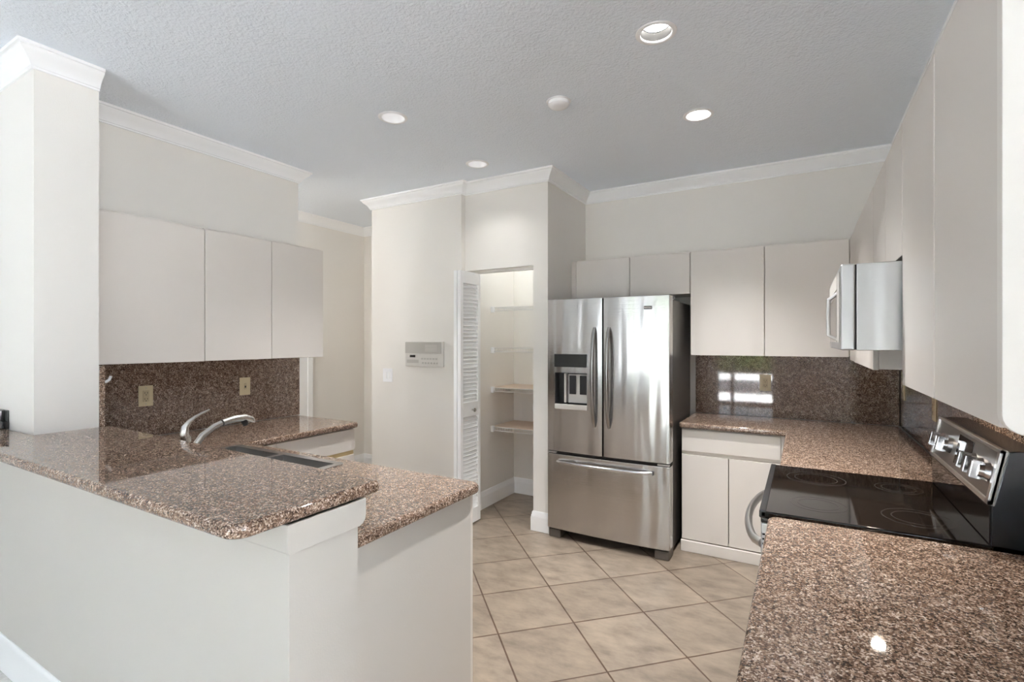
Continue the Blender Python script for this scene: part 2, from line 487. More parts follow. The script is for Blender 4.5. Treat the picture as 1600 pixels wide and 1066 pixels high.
# half wall of the peninsula and its moulding
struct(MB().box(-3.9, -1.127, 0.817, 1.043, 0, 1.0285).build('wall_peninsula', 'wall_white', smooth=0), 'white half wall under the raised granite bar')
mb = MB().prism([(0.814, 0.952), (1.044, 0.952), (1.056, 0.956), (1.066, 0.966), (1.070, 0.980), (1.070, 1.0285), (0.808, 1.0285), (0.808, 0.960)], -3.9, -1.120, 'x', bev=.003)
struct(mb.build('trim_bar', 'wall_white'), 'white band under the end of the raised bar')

CROWN = [(0, -0.092), (0.009, -0.092), (0.010, -0.084), (0.016, -0.081), (0.018, -0.074), (0.026, -0.060), (0.040, -0.044), (0.054, -0.033), (0.063, -0.022), (0.064, -0.015), (0.074, -0.013), (0.076, 0.0), (0, 0.0)]
CROWN = [(o, ZC + z) for o, z in CROWN]
BASE = [(0, 0), (0.016, 0), (0.016, 0.105), (0.013, 0.110), (0.013, 0.122), (0.009, 0.128), (0.009, 0.142), (0.004, 0.152), (0, 0.152)]
def trim(name, path, prof, side, label=None):
    return struct(MB().sweep(path, prof, side).build(name, 'trim'), label)
trim('trim_partition', [(-6.5, 0.886), (-3.04, 0.886), (-3.04, 1.131)], CROWN, -1, 'white crown moulding wrapping the wall end')
trim('trim_left', [(XL, 1.131), (XL, 2.58), (-3.57, 2.58)], CROWN, -1, 'white crown moulding above the left wall cabinets')
trim('trim_pantry', [(-3.554, YB), (-3.554, 3.462), (-2.505, 3.462), (-2.505, YP), (-1.72, YP), (-1.72, YB), (XR, YB), (XR, 0.6)], CROWN, -1, 'white crown moulding around the pantry and back wall')
trim('trim_hall', [(-4.54, 1.2), (-4.54, YB), (-3.554, YB)], CROWN, -1)
trim('baseboard_peninsula', [(-3.9, 0.817), (-1.127, 0.817), (-1.127, 1.043)], BASE, -1, 'white baseboard along the half wall')
trim('baseboard_pantry', [(-2.475, 3.64), (-2.475, YB), (-1.84, YB)], BASE, -1, 'white baseboard inside the pantry')
trim('baseboard_jamb', [(-1.848, 3.64), (-1.848, YP), (-1.72, YP), (-1.72, 3.9)], BASE, -1, 'white baseboard wrapping the pantry jamb')
trim('baseboard_hall', [(-4.54, 3.58), (-4.54, YB), (-3.554, YB)], BASE, -1)
trim('baseboard_intercom', [(-3.554, YB), (-3.554, 3.462), (-2.505, 3.462)], BASE, -1)
# hall door with its casing, mostly hidden
d = struct(MB().box(-4.55, -4.52, 2.55, 3.40, 0.01, 2.03, .004).build('door_2', 'trim'), 'white hall door')
mb = MB()
for y0, y1 in ((3.39, 3.56), (2.42, 2.56)):
    mb.box(-4.54, -4.515, y0, y1, 0, 2.12, .004).box(-4.54, -4.505, y0 + 0.10, y1 - 0.01, 0, 2.12, .004)
mb.box(-4.54, -4.513, 2.42, 3.56, 2.04, 2.14, .004)
struct(mb.build('trim_door', 'trim'), 'white door casing seen beside the left backsplash')

# ------------------------------------------------------------------ countertops and splashes
def slab(name, pts, z0, z1, label, cat, bev=0.012):
    o = MB().prism(pts, z0, z1, 'z', bev=bev, seg=4).build(name, 'granite', smooth=40)
    return tag(o, label, cat)
bar = slab('bar_top', rounded([(-3.9, 0.672, 0), (-1.122, 0.668, 0.05), (-1.122, 1.135, 0.02), (-3.031, 1.185, 0.0), (-3.031, 0.884, 0), (-3.9, 0.884, 0)]),
           1.03, 1.067, 'raised brown granite bar top over the white half wall', 'countertop', .014)
sink_top = slab('peninsula_countertop', rounded([(-3.425, 1.157, 0), (-3.033, 1.157, 0), (-3.033, 1.047, 0), (-1.138, 1.047, 0.012), (-1.138, 1.722, 0.045), (-2.75, 1.722, 0), (-2.75, 2.562, 0.03), (-3.425, 2.562, 0)]),
                0.876, 0.914, 'lower brown granite countertop holding the sink, turning along the left wall', 'countertop')
SX0, SX1, SY0, SY1 = -2.715, -1.865, 1.105, 1.655
cut(sink_top, SX0 + 0.02, SX1 - 0.02, SY0 + 0.02, SY1 - 0.02, 0.8, 1.0)
slab('corner_countertop', rounded([(-0.768, 3.69, 0.022), (-0.097, 3.69, 0.0), (-0.097, 2.634, 0.012), (0.566, 2.634, 0.0), (0.566, 4.276, 0), (-0.768, 4.276, 0)]),
     0.876, 0.914, 'brown granite corner countertop between refrigerator and stove', 'countertop')
slab('near_countertop', rounded([(-0.101, 0.70, 0.03), (0.566, 0.70, 0.0), (0.566, 1.876, 0.0), (-0.101, 1.876, 0.03)]),
     0.876, 0.914, 'speckled granite countertop closest to the viewer, in front of the stove', 'countertop')
def splash(name, box, label):
    return tag(MB().box(*box, .0015).build(name, 'granite'), label, 'backsplash')
splash('backsplash', (-0.757, 0.566, 4.28, YB - .001, 0.9145, 1.384), 'tall granite backsplash on the back wall beside the refrigerator')
splash('backsplash', (0.57, XR - .001, 0.72, YB - 0.002, 0.9145, 1.352), 'granite backsplash on the right wall behind the stove')
splash('backsplash', (XL + .001, -3.429, 1.159, 2.577, 0.9145, 1.368), 'granite backsplash on the left wall behind the faucet')
splash('backsplash', (-3.427, -3.035, 1.132, 1.155, 0.9145, 1.366), 'narrow granite slab edge showing beside the wall end at the bar')

# ------------------------------------------------------------------ cabinets
def door_x(xf, y0, y1, z0, z1, parent, name='door', dirn=1, t=0.019):       # a slab door facing +-X, front at xf
    x0, x1 = (xf - t, xf) if dirn > 0 else (xf, xf + t)
    g = .0022 if dirn > 0 else .003
    return MB().box(x0, x1, y0 + g, y1 - g, z0, z1, .002).build(name, 'laminate', parent)
def door_y(yf, x0, x1, z0, z1, parent, name='door', dirn=-1, t=0.019):
    y0, y1 = (yf, yf + t) if dirn < 0 else (yf - t, yf)
    return MB().box(x0 + .0015, x1 - .0015, y0, y1, z0, z1, .002).build(name, 'laminate', parent)
def part(name, m, parent, *boxes, bev=.0015):
    mb = MB()
    for bx in boxes: mb.box(*bx, bev)
    return mb.build(name, m, parent)

# left wall cabinets (face +X)
FX = -3.108
t = thing('upper_cabinet', 'single door upper cabinet closest to the thick wall end, left wall', 'cabinet', (-3.27, 1.41, 1.37), group='left wall cabinets')
part('body', 'laminate', t, (XL + .001, FX - .021, 1.134, 1.679, 1.374, 2.176))
door_x(FX, 1.134, 1.681, 1.372, 2.164, t)
t = thing('upper_cabinet', 'double door upper cabinet on the left wall, above the faucet', 'cabinet', (-3.27, 2.11, 1.37), group='left wall cabinets')
part('body', 'laminate', t, (XL + .001, FX - .021, 1.683, 2.540, 1.374, 2.176))
door_x(FX, 1.681, 2.119, 1.374, 2.166, t); door_x(FX, 2.119, 2.541, 1.376, 2.168, t)

# back wall cabinets (face -Y)
FY = 3.967
t = thing('upper_cabinet', 'short double door cabinet directly over the refrigerator', 'cabinet', (-1.2, 4.13, 1.854), group='back wall cabinets')
part('body', 'laminate', t, (-1.672, -0.743, FY + .021, YB - .001, 1.856, 2.176))
part('filler_strip', 'laminate', t, (-1.715, -1.674, FY + .004, FY + .03, 1.825, 2.172))
door_y(FY, -1.672, -1.207, 1.854, 2.164, t); door_y(FY, -1.207, -0.743, 1.854, 2.164, t)
t = thing('upper_cabinet', 'tall double door upper cabinet right of the refrigerator', 'cabinet', (-.24, 4.13, 1.387), group='back wall cabinets')
part('body', 'laminate', t, (-0.739, 0.255, FY + .021, YB - .001, 1.389, 2.176))
door_y(FY, -0.739, -0.238, 1.387, 2.164, t); door_y(FY, -0.236, 0.262, 1.387, 2.164, t)

# right wall cabinets (face -X)
FR = 0.262
t = thing('upper_cabinet', 'upper cabinet in the far right corner, beyond the microwave', 'cabinet', (.43, 3.3, 1.37), group='right wall cabinets')
part('body', 'laminate', t, (FR + .021, XR - .001, 2.664, 3.966, 1.372, 2.172))
door_x(FR, 2.664, 3.60, 1.368, 2.164, t, dirn=-1)
part('filler_strip', 'laminate', t, (FR + .003, FR + .02, 3.604, 3.964, 1.37, 2.162))
t = thing('upper_cabinet', 'short double door cabinet above the microwave', 'cabinet', (.43, 2.3, 1.757), group='right wall cabinets')
part('body', 'laminate', t, (FR + .021, XR - .001, 1.936, 2.660, 1.762, 2.172))
door_x(FR, 1.932, 2.295, 1.757, 2.164, t, dirn=-1); door_x(FR, 2.295, 2.660, 1.757, 2.164, t, dirn=-1)
t = thing('upper_cabinet', 'large upper cabinet nearest the viewer with bright end panel', 'cabinet', (.43, 1.48, 1.36), group='right wall cabinets')
part('body', 'laminate', t, (FR + .021, XR - .001, 1.046, 1.928, 1.364, 2.172))
door_x(FR, 1.500, 1.928, 1.360, 2.164, t, dirn=-1); door_x(FR, 1.046, 1.492, 1.360, 2.164, t, dirn=-1)
part('seam_strip', 'laminate_white', t, (FR + .006, FR + .02, 1.492, 1.500, 1.362, 2.164), bev=0)
o = MB().prism(rounded([(FR - 0.004, 1.353, 0.03), (XR - .002, 1.353, 0), (XR - .002, 2.17, 0), (FR - 0.004, 2.17, 0.0)]), 1.020, 1.044, 'y', bev=.002).build('end_panel', 'laminate_white', t)
o['label'] = 'bright white end panel with a rounded lower corner'

# base cabinet on the back wall
BY = 3.713
t = thing('base_cabinet', 'base cabinet with one drawer and two doors beside the refrigerator', 'cabinet', (-.43, 4.0, 0), group='base cabinets')
part('body', 'laminate', t, (-0.755, -0.10, BY + .021, 4.276, 0.08, 0.875))
door_y(BY, -0.752, -0.126, 0.713, 0.866, t, 'drawer')
door_y(BY, -0.752, -0.443, 0.086, 0.686, t); door_y(BY, -0.441, -0.126, 0.086, 0.686, t)
part('corner_filler', 'laminate', t, (-0.123, -0.098, BY + .001, BY + .02, 0.086, 0.872))
part('plinth', 'laminate', t, (-0.757, -0.10, BY - .012, BY + .02, 0.0, 0.078), bev=.004)
part('seam_shadow', 'dark_gap', t, (-0.446, -0.438, BY + .0195, BY + .0215, 0.10, 0.68), bev=0)
# corner base under the right counter, and the one nearest
BX = -0.075
t = thing('base_cabinet', 'corner base cabinet under the granite between back wall and stove', 'cabinet', (.24, 3.1, 0), group='base cabinets')
part('body', 'laminate', t, (BX + .021, 0.566, 2.64, 3.70, 0.08, 0.875), (-0.09, 0.566, 3.74, 4.276, 0.08, 0.875))
door_x(BX, 2.642, 3.20, 0.086, 0.686, t, dirn=-1); door_x(BX, 3.20, 3.68, 0.086, 0.866, t, dirn=-1)
door_x(BX, 2.642, 3.20, 0.713, 0.866, t, 'drawer', dirn=-1)
part('plinth', 'laminate', t, (BX + .03, 0.5, 2.64, 3.70, 0.0, 0.08))
t = thing('base_cabinet', 'base cabinet under the granite counter nearest the viewer', 'cabinet', (.24, 1.3, 0), group='base cabinets')
part('body', 'laminate', t, (BX + .021, 0.566, 0.73, 1.872, 0.08, 0.875))
door_x(BX, 0.732, 1.30, 0.086, 0.686, t, dirn=-1); door_x(BX, 1.30, 1.87, 0.086, 0.686, t, dirn=-1)
door_x(BX, 0.732, 1.30, 0.713, 0.866, t, 'drawer', dirn=-1); door_x(BX, 1.30, 1.87, 0.713, 0.866, t, 'drawer', dirn=-1)
part('plinth', 'laminate', t, (BX + .03, 0.5, 0.73, 1.872, 0.0, 0.08))
# left base (faces +X)
LX = -2.782
t = thing('base_cabinet', 'base cabinet with drawers under the left granite counter, past the sink', 'cabinet', (-3.1, 2.1, 0), group='base cabinets')
part('body', 'laminate', t, (-3.425, LX - .021, 1.76, 2.546, 0.08, 0.875))
o = part('finger_channel', 'birch', t, (LX - .03, LX - .014, 1.76, 2.546, 0.675, 0.722)); o['label'] = 'bare wood channel below the drawer fronts'
door_x(LX, 1.76, 1.925, 0.715, 0.866, t, 'drawer'); door_x(LX, 1.925, 2.546, 0.715, 0.866, t, 'drawer')
door_x(LX, 1.76, 1.925, 0.086, 0.684, t); door_x(LX, 1.925, 2.546, 0.086, 0.684, t)
part('plinth', 'laminate', t, (-3.40, LX - .03, 1.76, 2.53, 0, 0.08))
# peninsula base
t = thing('base_cabinet', 'peninsula base cabinet with plain pale end panel beside the half wall', 'cabinet', (-1.9, 1.37, 0), group='base cabinets')
part('body', 'laminate', t, (-2.75, -2.73, 1.05, 1.68, .08, .874), (-1.21, -1.19, 1.05, 1.68, .08, .874), (-2.73, -1.21, 1.05, 1.68, .08, .10), (-2.73, -1.21, 1.05, 1.06, .10, .874))
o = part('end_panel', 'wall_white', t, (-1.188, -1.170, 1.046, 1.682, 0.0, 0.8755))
door_y(1.702, -2.73, -2.24, .086, .866, t, dirn=1); door_y(1.702, -2.24, -1.72, .086, .866, t, dirn=1); door_y(1.702, -1.72, -1.172, .086, .866, t, dirn=1)
part('plinth', 'laminate', t, (-2.72, -1.19, 1.60, 1.65, 0, 0.08))

# ------------------------------------------------------------------ sink and faucet
t = thing('sink', 'stainless double bowl sink set in the lower granite behind the bar', 'sink', ((SX0 + SX1) / 2, (SY0 + SY1) / 2, .914))
rim = MB().prism(rounded([(SX0, SY0, .03), (SX1, SY0, .03), (SX1, SY1, .03), (SX0, SY1, .03)]), .9142, .9190, 'z', bev=.002).build('rim', 'steel_plain', t)
bowls = [(SX0 + .035, -2.305, 1.265, 1.615), (-2.275, SX1 - .035, 1.265, 1.615)]
for x0, x1, y0, y1 in bowls:
    cx, cy = t.location.x, t.location.y
    cut(rim, x0, x1, y0, y1, 0.8, 1.0)
    mb = MB()
    mb.box(x0 - .002, x0, y0, y1, .74, .916).box(x1, x1 + .002, y0, y1, .74, .916).box(x0, x1, y0 - .002, y0, .74, .916).box(x0, x1, y1, y1 + .002, .74, .916).box(x0, x1, y0, y1, .738, .742)
    bw = mb.build('bowl', 'steel_plain', t, smooth=0)
    MB().cyl(((x0 + x1) / 2, (y0 + y1) / 2, .744), .042, .006, bev=.002).build('drain', 'chrome', bw)
FXX, FYY = -2.385, 1.208
t = thing('kitchen_faucet', 'brushed nickel pull out faucet with a raised lever, behind the bar', 'faucet', (FXX, FYY, .919))
MB().cyl((FXX, FYY, .9225), .030, .007, bev=.002).cyl((FXX, FYY, .985), .021, .125, r2=.019, bev=.002).cyl((FXX, FYY, 1.056), .0205, .028, bev=.004).build('body', 'nickel', t)
pts = [(FXX, FYY - .004, 1.062), (FXX, FYY - .008, 1.085), (FXX, FYY - .004, 1.110), (FXX, FYY + .014, 1.132), (FXX, FYY + .037, 1.149), (FXX, FYY + .068, 1.163), (FXX, FYY + .102, 1.175)]
MB().tube(pts, [.019, .020, .018, .013, .009, .007, .005], seg=16, squash=(Vector((0, .6, -.8)), .75)).build('lever', 'nickel', t)
pts = [(FXX, FYY + .005, .945), (FXX, FYY + .03, 1.008), (FXX, FYY + .07, 1.060), (FXX, FYY + .125, 1.094), (FXX, FYY + .158, 1.105)]
MB().tube(pts, [.016, .0155, .015, .014, .014], seg=16).build('spout', 'nickel', t)
MB().tube([(FXX, FYY + .158, 1.105), (FXX, FYY + .163, 1.1065)], .0158, seg=16).build('collar', 'dark_plastic', t)
h = MB().tube([(FXX, FYY + .163, 1.1065), (FXX, FYY + .22, 1.116), (FXX, FYY + .272, 1.115), (FXX, FYY + .307, 1.103), (FXX, FYY + .325, 1.088)], [.0145, .017, .0185, .015, .005], seg=16).build('spray_head', 'nickel', t)
MB().tube([(FXX, FYY + .268, 1.106), (FXX, FYY + .278, 1.078)], [.017, .012], seg=14).build('nozzle', 'dark_plastic', h)

# ------------------------------------------------------------------ refrigerator
t = thing('refrigerator', 'stainless french door refrigerator with bottom freezer and ice dispenser', 'refrigerator', (-1.235, 3.85, 0))
FYF = 3.445
MB().box(-1.688, -0.790, 3.565, 4.235, 0.035, 1.785, .006).build('body', 'fridge_side', t)
def curved_door(name, x0, x1, z0, z1, m='steel'):
    """plan outline with one shallow bow across both doors and rounded outer edges"""
    cx = -1.235; hw = 0.458
    front = lambda x: FYF - 0.014 * (1 - ((x - cx) / hw) ** 2) + 0.010
    xs = [x0 + (x1 - x0) * k / 14 for k in range(15)]
    r = 0.012
    pts = [(x0, front(x0) + r), (x0 + r * .3, front(x0) + r * .3)] + [(x, front(x)) for x in xs[1:-1]] + [(x1 - r * .3, front(x1) + r * .3), (x1, front(x1) + r), (x1, 3.548), (x0, 3.548)]
    return MB().prism(pts, z0, z1, 'z', bev=.003, seg=2).build(name, m, t, smooth=50)
dl = curved_door('door', -1.693, -1.2475, 0.662, 1.806)
dr = curved_door('door', -1.2425, -0.778, 0.662, 1.806)
fz = curved_door('freezer_drawer', -1.693, -0.778, 0.074, 0.640)
part('door_gasket', 'dark_gap', t, (-1.688, -0.784, 3.475, 3.56, 0.636, 0.668), (-1.253, -1.237, 3.475, 3.56, 0.66, 1.80), (-1.688, -0.784, 3.549, 3.5645, 0.08, 1.79), bev=0)
part('hinge_cover', 'dark_plastic', t, (-0.865, -0.785, 3.50, 3.66, 1.790, 1.812), bev=.006)
for bx in ((-1.69, -1.62), (-0.86, -0.78)): part('hinge_strip', 'steel_plain', t, (*bx, 3.455, 3.475, 0.645, 0.656), bev=.001)
part('kick_grille', 'dark_gap', t, (-1.66, -0.82, 3.60, 3.62, 0.01, 0.08))
for x0, x1 in ((-1.688, -1.590), (-0.885, -0.785)):
    part('foot', 'foot', t, (x0, x1, 3.470, 3.60, 0.0, 0.062), bev=.008)
def vhandle(x, door, sgn):
    pts = []; rad = []
    z0, z1 = 0.873, 1.590
    for k in range(19):
        s = k / 18; z = z0 + (z1 - z0) * s
        bow = math.sin(PI * s) ** 0.55
        pts.append((x, FYF - 0.006 - 0.052 * bow, z)); rad.append(0.0135 if 0 < k < 18 else 0.010)
    hd = MB().tube(pts, rad, seg=16, squash=(Vector((0, 1, 0)), .9))
    return hd.build('handle', 'steel_handle', door)
# dispenser recess first (boolean), then fittings
lx, ly = t.location.x, t.location.y
ox = t.location
cut(dl, -1.622, -1.365, 3.30, 3.515, 1.022, 1.256)
def sub(name, m, par, *boxes, bev=.001):
    mb = MB()
    for bx in boxes: mb.box(*bx, bev)
    o = mb.build(name, m, par); return o
# children of a door: the door itself sits at the fridge root's origin
sub('control_display', 'black_gloss', dl, (-1.622, -1.365, 3.429, 3.46, 1.300, 1.396))
sub('dispenser_recess', 'dark_plastic', dl, (-1.621, -1.366, 3.508, 3.5149, 1.023, 1.255), (-1.6215, -1.6185, 3.44, 3.51, 1.023, 1.255))
sub('dispenser_panel', 'light_grey', dl, (-1.535, -1.372, 3.490, 3.507, 1.03, 1.245), (-1.56, -1.545, 3.47, 3.507, 1.03, 1.25), bev=.003)
for x0, x1 in ((-1.522, -1.468), (-1.438, -1.384)):
    sub('dispenser_paddle', 'dark_plastic', dl, (x0, x1, 3.478, 3.489, 1.095, 1.235), bev=.004)
sub('drip_tray', 'grey_plastic', dl, (-1.622, -1.365, 3.432, 3.507, 0.985, 1.0215), bev=.004)
vhandle(-1.306, dl, 1); vhandle(-1.197, dr, 1)
badge = sub('badge', 'dark_plastic', dr, (-0.949, -0.895, 3.441, 3.447, 1.712, 1.735), bev=.002)
fc = bpy.data.curves.new('lettering', 'FONT'); fc.body = 'MAYTAG'; fc.size = 0.0125; fc.extrude = 0.0004; fc.align_x = 'CENTER'; fc.align_y = 'CENTER'
fo = bpy.data.objects.new('lettering', fc); fc.materials.append(M['light_grey']); C.objects.link(fo)
fo.parent = badge; fo.rotation_euler = (PI / 2, 0, 0)
fo.location = (-0.922 - ox.x, 3.4405 - ox.y, 1.7235)
dg = bpy.context.evaluated_depsgraph_get(); dg.update()
fm = bpy.data.meshes.new_from_object(fo.evaluated_get(dg)); fm2 = bpy.data.objects.new('lettering', fm); C.objects.link(fm2)
fm2.parent = badge; fm2.rotation_euler = fo.rotation_euler; fm2.location = fo.location
bpy.data.objects.remove(fo); bpy.data.curves.remove(fc); fm2.name = 'lettering'
pts = []
for k in range(17):
    s = k / 16; x = -1.600 + 0.710 * s
    pts.append((x, FYF - 0.004 - 0.050 * math.sin(PI * s) ** 0.5, 0.590))
hd = MB().tube(pts, 0.0125, seg=16).build('handle', 'chrome', fz)
MB().cyl((-0.889, FYF - .004, .590), .0135, .012, 'x').build('end_cap', 'dark_plastic', fz)

# ------------------------------------------------------------------ microwave
t = thing('microwave', 'low stainless microwave hung between right wall cabinets over the stove', 'microwave', (.35, 2.29, 1.464))
MB().box(0.147, XR - .002, 1.938, 2.656, 1.464, 1.742, .003).build('body', 'steel_pale', t)
dm = MB().box(0.104, 0.144, 1.936, 2.658, 1.464, 1.742, .006, 3).build('door', 'steel_pale', t)
part('seam', 'dark_gap', t, (0.1435, 0.1475, 1.9385, 2.655, 1.467, 1.739), bev=0)
sub('window', 'black_gloss', dm, (0.1025, 0.1045, 2.13, 2.62, 1.49, 1.655), bev=0)
sub('control_panel', 'grey_plastic', dm, (0.1015, 0.1045, 1.96, 2.09, 1.49, 1.72), bev=0)
sub('vent_strip', 'light_grey', dm, (0.1015, 0.1045, 2.11, 2.64, 1.675, 1.725), bev=0)
MB().tube([(0.104, 2.105, 1.50), (0.078, 2.105, 1.515), (0.076, 2.105, 1.58), (0.078, 2.105, 1.64), (0.104, 2.105, 1.66)], .007, seg=10).build('handle', 'steel_plain', dm)

lp = MB().cyl((0.24, 2.28, 1.4625), .022, .004).build('task_lamp', 'lens_on', t)
sd = bpy.data.lights.new('task_beam', 'SPOT'); sd.energy = 6; sd.color = (1.0, .86, .70); sd.shadow_soft_size = .02; sd.spot_size = math.radians(150); sd.spot_blend = .6
so = bpy.data.objects.new('task_beam', sd); so.location = Vector((0.24, 2.28, 1.456)) - t.location; so.parent = t; C.objects.link(so)

# ------------------------------------------------------------------ stove
RY0, RY1 = 1.8865, 2.626
t = thing('stove', 'black glass top electric stove with stainless slanted control panel', 'stove', (.2, 2.256, 0))
MB().box(-0.092, 0.56, RY0, RY1, 0.02, 0.905, .003).build('body', 'navy', t)
for x, y in ((-.05, RY0 + .05), (-.05, RY1 - .05), (.5, RY0 + .05), (.5, RY1 - .05)):
    MB().cyl((x, y, .0105), .018, .021).build('foot', 'dark_plastic', t)
ct = MB().box(-0.126, 0.462, RY0 - .001, RY1 + .001, 0.900, 0.921, .005, 3).build('cooktop', 'black_gloss', t)
sub('cooktop_rim', 'navy', ct, (-0.129, -0.108, RY0 - .001, RY1 + .001, 0.897, 0.9235), bev=.004)
M['ring'] = mat('burner_print', srgb(52, 49, 47), 0.15)
for x, y, r in ((0.045, 2.44, .105), (0.045, 2.06, .085), (0.32, 2.44, .075), (0.32, 2.06, .095)):
    mb = MB()
    for q in (r, r * .72):
        mb.lathe([(q - .0018, .9214), (q + .0018, .9214), (q + .0018, .9208), (q - .0018, .9208), (q - .0018, .9214)], (x, y, 0), 56)
    mb.build('burner_ring', 'ring', ct)
od = MB().box(-0.124, -0.094, RY0 + .002, RY1 - .002, 0.215, 0.880, .005).build('oven_door', 'steel_plain', t)
sub('oven_window', 'black_gloss', od, (-0.126, -0.123, RY0 + .12, RY1 - .12, 0.38, 0.66), bev=0)
sub('vent_slots', 'dark_gap', od, *[(-0.119 + .0, -0.108, RY0 + .0005, RY0 + .003, 0.846 - .016 * k - .006, 0.846 - .016 * k) for k in range(5)], bev=0)
part('front_rail', 'navy', t, (-0.124, -0.094, RY0, RY1, 0.882, 0.899), bev=.003)
dw = MB().box(-0.122, -0.094, RY0 + .002, RY1 - .002, 0.05, 0.205, .005).build('storage_drawer', 'steel_plain', t)
pts = []
for k in range(21):
    s = k / 20
    pts.append((-0.122 - 0.066 * math.sin(PI * s) ** 0.5, RY0 + .035 + (RY1 - RY0 - .07) * s, 0.800))
MB().tube(pts, [.0135] * 21, seg=14, squash=(Vector((0, 0, 1)), 1.25)).build('handle', 'steel_plain', od)
# backguard: black lower riser, slanted stainless panel
ZB, ZU = 1.034, 1.190
XB, XU = 0.450, 0.480
bgd = MB().prism([(0.456, 0.918), (0.456, 1.030), (XB + .012, 1.036), (XU + .012, ZU - .004), (XU + .03, ZU), (0.562, ZU), (0.562, 0.918)], RY0 + .001, RY1 - .001, 'y', bev=.003).build('backguard', 'navy', t)
MB().box(0.4525, 0.457, RY0 + .01, RY1 - .01, 0.924, 1.026, .001).build('riser_glass', 'black_gloss', bgd)
def panel_pt(s, y, out=0.0):                                       # s 0..1 up the slanted panel
    d = Vector((XU - XB, 0, ZU - ZB)); nrm = Vector((-d.z, 0, d.x)).normalized()
    p = Vector((XB, y, ZB)) + d * s + nrm * out
    return p
def panel_box(s0, s1, y0, y1, o0, o1, bev=.001):
    b = bmesh.new()
    vs = [b.verts.new(panel_pt(s, y, o)) for s in (s0, s1) for y in (y0, y1) for o in (o0, o1)]
    for f in ((0, 1, 3, 2), (4, 6, 7, 5), (0, 4, 5, 1), (2, 3, 7, 6), (0, 2, 6, 4), (1, 5, 7, 3)): b.faces.new([vs[i] for i in f])
    bmesh.ops.recalc_face_normals(b, faces=b.faces)
    if bev: bmesh.ops.bevel(b, geom=b.edges[:], offset=bev, segments=2, affect='EDGES')
    return b
mb = MB(); mb.merge(panel_box(0.0, 1.0, RY0, RY1, -.012, .0))
fr = mb.build('control_panel', 'steel_dark', bgd)
mb = MB()
for a in ((0.0, .09, RY0, RY1), (.93, 1.0, RY0, RY1), (0.0, 1.0, RY0, RY0 + .022), (0.0, 1.0, RY1 - .022, RY1)):
    mb.merge(panel_box(*a, -.008, .005, .0015))
mb.build('panel_frame', 'steel_frame', bgd)
mb = MB(); mb.merge(panel_box(.22, .86, 2.135, 2.30, 0, .002, 0)); mb.build('clock_display', 'black_gloss', bgd)
def knob(y, s):
    # axis along the panel normal
    d = Vector((XU - XB, 0, ZU - ZB)).normalized(); nrm = Vector((-d.z, 0, d.x))
    mx = Matrix((Vector((0, 1, 0)), d, nrm)).transposed().to_4x4(); mx.translation = panel_pt(s, y, 0)
    k = MB()
    b = bmesh.new(); bmesh.ops.create_cone(b, cap_ends=True, segments=28, radius1=.029, radius2=.024, depth=.012)
    bmesh.ops.translate(b, vec=(0, 0, .006), verts=b.verts); k.merge(b, mx)
    b = bmesh.new(); bmesh.ops.create_cone(b, cap_ends=True, segments=28, radius1=.022, radius2=.020, depth=.012)
    bmesh.ops.translate(b, vec=(0, 0, .018), verts=b.verts); k.merge(b, mx)
    b = bmesh.new(); bmesh.ops.create_cube(b, size=1.0)
    bmesh.ops.scale(b, vec=(.020, .052, .032), verts=b.verts); bmesh.ops.translate(b, vec=(0, 0, .026), verts=b.verts)
    bmesh.ops.bevel(b, geom=b.edges[:], offset=.003, segments=2, affect='EDGES'); k.merge(b, mx)
    k.build('knob', 'chrome', bgd)
for y in (2.50, 2.385, 2.10, 2.03, 1.96): knob(y, .50)

# ------------------------------------------------------------------ pantry: bifold door and wire shelves
d1 = struct(thing('door_1', 'white louvred bifold door folded open at the pantry', 'door', (-2.36, 3.345, 0)))
del d1['category']
def leaf(x0, x1, y0, y1, knobbed):
    z0, z1 = 0.012, 2.052
    st = .036
    mb = MB()
    mb.box(x0, x1, y0, y0 + st, z0, z1, .002).box(x0, x1, y1 - st, y1, z0, z1, .002)
    for a, c in ((z0, .13), (.885, 1.0), (1.955, z1)): mb.box(x0, x1, y0 + st, y1 - st, a, c, .002)
    lf = mb.build('leaf', 'trim', d1)
    sl = MB()
    for a, c in ((.13, .885), (1.0, 1.955)):
        n = int((c - a) / .0305)
        for k in range(n):
            z = a + (c - a) * (k + .5) / n
            b = bmesh.new(); bmesh.ops.create_cube(b, size=1.0)
            bmesh.ops.scale(b, vec=(.034, y1 - y0 - 2 * st + .004, .0045), verts=b.verts)
            sl.merge(b, Matrix.Translation(((x0 + x1) / 2, (y0 + y1) / 2, z)) @ Matrix.Rotation(math.radians(50), 4, 'Y'))
    s_ = sl.build('louvre_slats', 'trim', lf, smooth=0)
    if knobbed:
        MB().cyl((x1 + .010, (y0 + y1) / 2 + .02, .935), .007, .022, 'x').cyl((x1 + .024, (y0 + y1) / 2 + .02, .935), .016, .014, 'x', bev=.004).build('knob', 'nickel', lf)
leaf(-2.357, -2.327, 3.205, 3.487, True)
leaf(-2.395, -2.365, 3.205, 3.487, False)
for z in (.30, 1.05, 1.80):
    MB().box(-2.368, -2.354, 3.196, 3.206, z - .035, z + .035, .001).cyl((-2.361, 3.197, z), .004, .07, seg=10).build('hinge', 'white_plastic', d1)
part('track', 'light_grey', d1, (-2.47, -1.85, 3.545, 3.580, 2.066, 2.0925))
